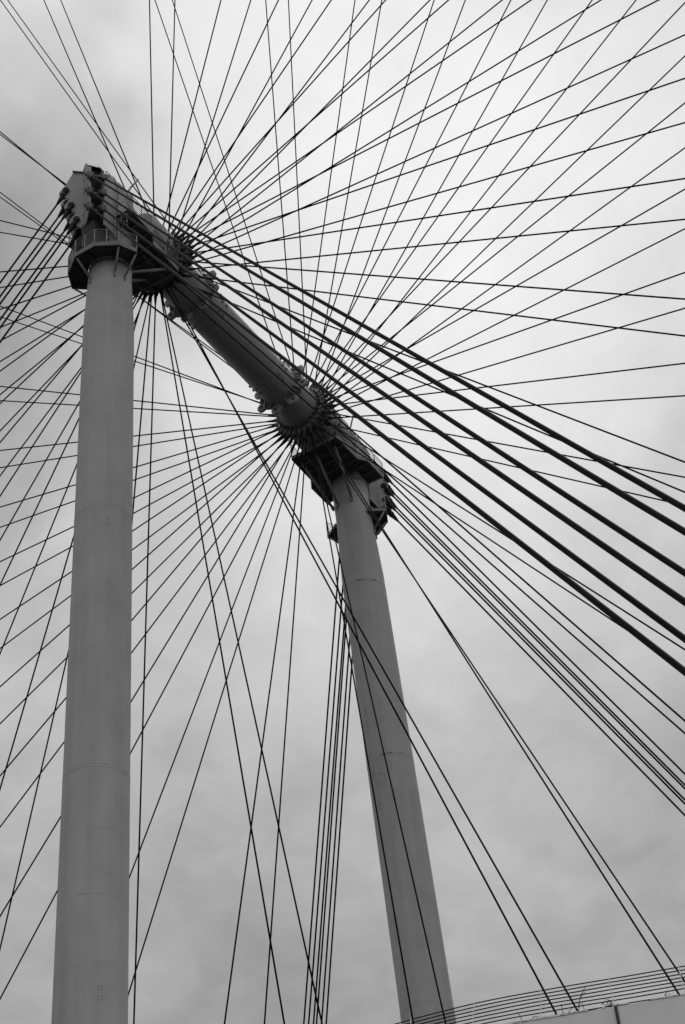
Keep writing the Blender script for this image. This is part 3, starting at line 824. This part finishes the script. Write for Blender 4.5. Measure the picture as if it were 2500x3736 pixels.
while u < 21.5:                   # broken pale coping strip
    L = rnd.uniform(0.06, 0.5)
    if u < -6 or u > 3: L = 3.0
    if rnd.random() < 0.86:
        b = MB(); b.box(wpt(u + L / 2, ZT - 0.015 + 0.012 * rnd.random(), -0.06), WD * L / 2, WN * 0.085, V((0, 0, 0.012 + 0.014 * rnd.random()))); b.build('coping', 'coping', bldg)
    u += L + rnd.uniform(0.002, 0.05)
for u in (0.04, -7.5, 7.6):
    b = MB(); b.tube(wpt(u, ZT - 0.06, 0.05), wpt(u + 0.02, -H0 - A.z + 0.02, 0.05), 0.045, n=10); b.build('drainpipe', 'pipe', bldg)
b = MB()
fr = thing('cable_railing', (wpt(0, 0, -0.35).x, wpt(0, 0, -0.35).y, H0 + A.z + ZT), 'wire rope railing with thin pale posts along the top of the wall', 'railing')
RO = -0.10
for fr_ in (1.0, 0.877, 0.752, 0.625, 0.497, 0.366, 0.233, 0.056):
    z = ZT + (-0.005 - ZT) * fr_
    b = MB(); b.cable([wpt(-17.5 + i * 0.5, z + 0.004 * math.sin(i * 1.1 + fr_ * 9), RO) for i in range(78)], 0.0175, 6); b.build('wire', 'wire', fr)
for (u0, u1) in ((-5.84, -5.98), (-3.92, -4.10), (-1.97, -2.09), (0.0, 0.01), (1.99, 2.03), (3.9, 3.9), (5.9, 5.9), (7.9, 7.9), (-7.9, -8.0), (-9.9, -10)):
    b = MB(); b.tube(wpt(u1, ZT - 0.02, RO + 0.03), wpt(u0, 0.035, RO + 0.03), 0.015, n=6); b.build('post', 'post', fr)

def weed(name, u, label, stems, leaves=0, seed=0, spread=0.1, hgt=0.3, leafsize=0.04):
    rnd = random.Random(seed); b = MB()
    for pts in stems: b.poly([wpt(u + x, ZT + z, RO + rnd.uniform(-.03, .05)) for x, z in pts], 0.0095, 5)
    for i in range(leaves):
        c = wpt(u + rnd.gauss(0, spread), ZT - 0.01 + abs(rnd.gauss(0, 1)) * hgt * 0.5, RO + rnd.uniform(-0.06, 0.12))
        a = V((rnd.gauss(0, 1), rnd.gauss(0, 1), rnd.gauss(0, 1))).normalized() * leafsize * rnd.uniform(.5, 1.6); e = a.orthogonal().normalized() * leafsize * 0.35
        b.add([c - a, c + e, c + a, c - e], [[0, 1, 2, 3]])
    tag(b.build(name, 'leaf', base=(wpt(u, 0).x, wpt(u, 0).y, H0 + A.z + ZT)), label, 'weed', 'weeds growing along the wall top')
weed('weed', -1.02, 'tall bare forked weed stalk leaning right on the wall top', [[(0, 0), (0.05, 0.25), (0.13, 0.45), (0.22, 0.62), (0.33, 0.76)], [(0.11, 0.40), (0.2, 0.52), (0.29, 0.58)], [(0, 0.02), (0.04, 0.2), (0.1, 0.3)]], 4, 1, 0.08, 0.5, 0.02)
weed('weed', -0.10, 'bushy dark weed clump beside the drainpipe top', [[(0, 0), (-0.08, 0.14), (-0.02, 0.24)], [(0, 0), (0.02, 0.2), (-0.1, 0.27)], [(-0.02, 0.0), (-0.14, 0.12), (-0.22, 0.16)], [(0.02, 0), (0.05, 0.15), (0.02, 0.24)], [(-0.03, 0.05), (-0.10, 0.22), (-0.24, 0.13)]], 110, 2, 0.07, 0.22, 0.026)
weed('weed', -1.45, 'straight thin weed stalk left of the forked stalk', [[(0.0, 0), (-0.005, 0.17), (-0.01, 0.36)]], 3, 3, 0.03, 0.1, 0.02)
weed('weed', -0.83, 'straight thin weed stalk right of the forked stalk', [[(0.0, 0), (-0.02, 0.14), (-0.05, 0.33)]], 3, 4, 0.03, 0.1, 0.02)
weed('weed', -2.63, 'bent wiry weed stalk farthest left on the wall top', [[(0.02, 0), (-0.01, 0.1), (-0.03, 0.2), (-0.06, 0.24), (-0.1, 0.33)]], 7, 5, 0.05, 0.2, 0.02)
weed('weed', -2.22, 'low spreading weed clump left of the second stay end', [[(-0.15, 0.0), (-0.05, 0.12), (0.05, 0.08)], [(0, 0), (0.1, 0.1), (0.13, 0.05)]], 40, 6, 0.14, 0.1, 0.022)
weed('weed', -1.38, 'small curling weed sprig at the foot of a thin stalk', [[(0, 0), (0.08, 0.08), (0.18, 0.16), (0.2, 0.2)], [(0, 0), (-0.04, 0.06)]], 20, 7, 0.06, 0.1, 0.02)
weed('weed', -0.68, 'low mat of weeds between forked stalk and bushy clump', [[(-0.2, 0.02), (0.2, 0.01)]], 80, 8, 0.14, 0.06, 0.022)
weed('weed', 0.32, 'low mat of weeds just right of the drainpipe', [[(-0.1, 0.02), (0.1, 0.01)]], 36, 9, 0.09, 0.05, 0.02)
weed('weed', 1.15, 'long thin mat of weeds toward the right end of wall', [[(-0.2, 0.02), (0.25, 0.02)]], 80, 10, 0.22, 0.05, 0.02)
weed('weed', 1.50, 'upright branching weed twigs near the photo\'s right edge', [[(0, 0), (-0.02, 0.1), (0.03, 0.19)], [(0.12, 0), (0.1, 0.06), (0.07, 0.13)], [(-0.01, 0.06), (-0.05, 0.13)]], 30, 11, 0.06, 0.14, 0.02)
for o in bpy.data.objects:
    if '_base' in o: del o['_base']
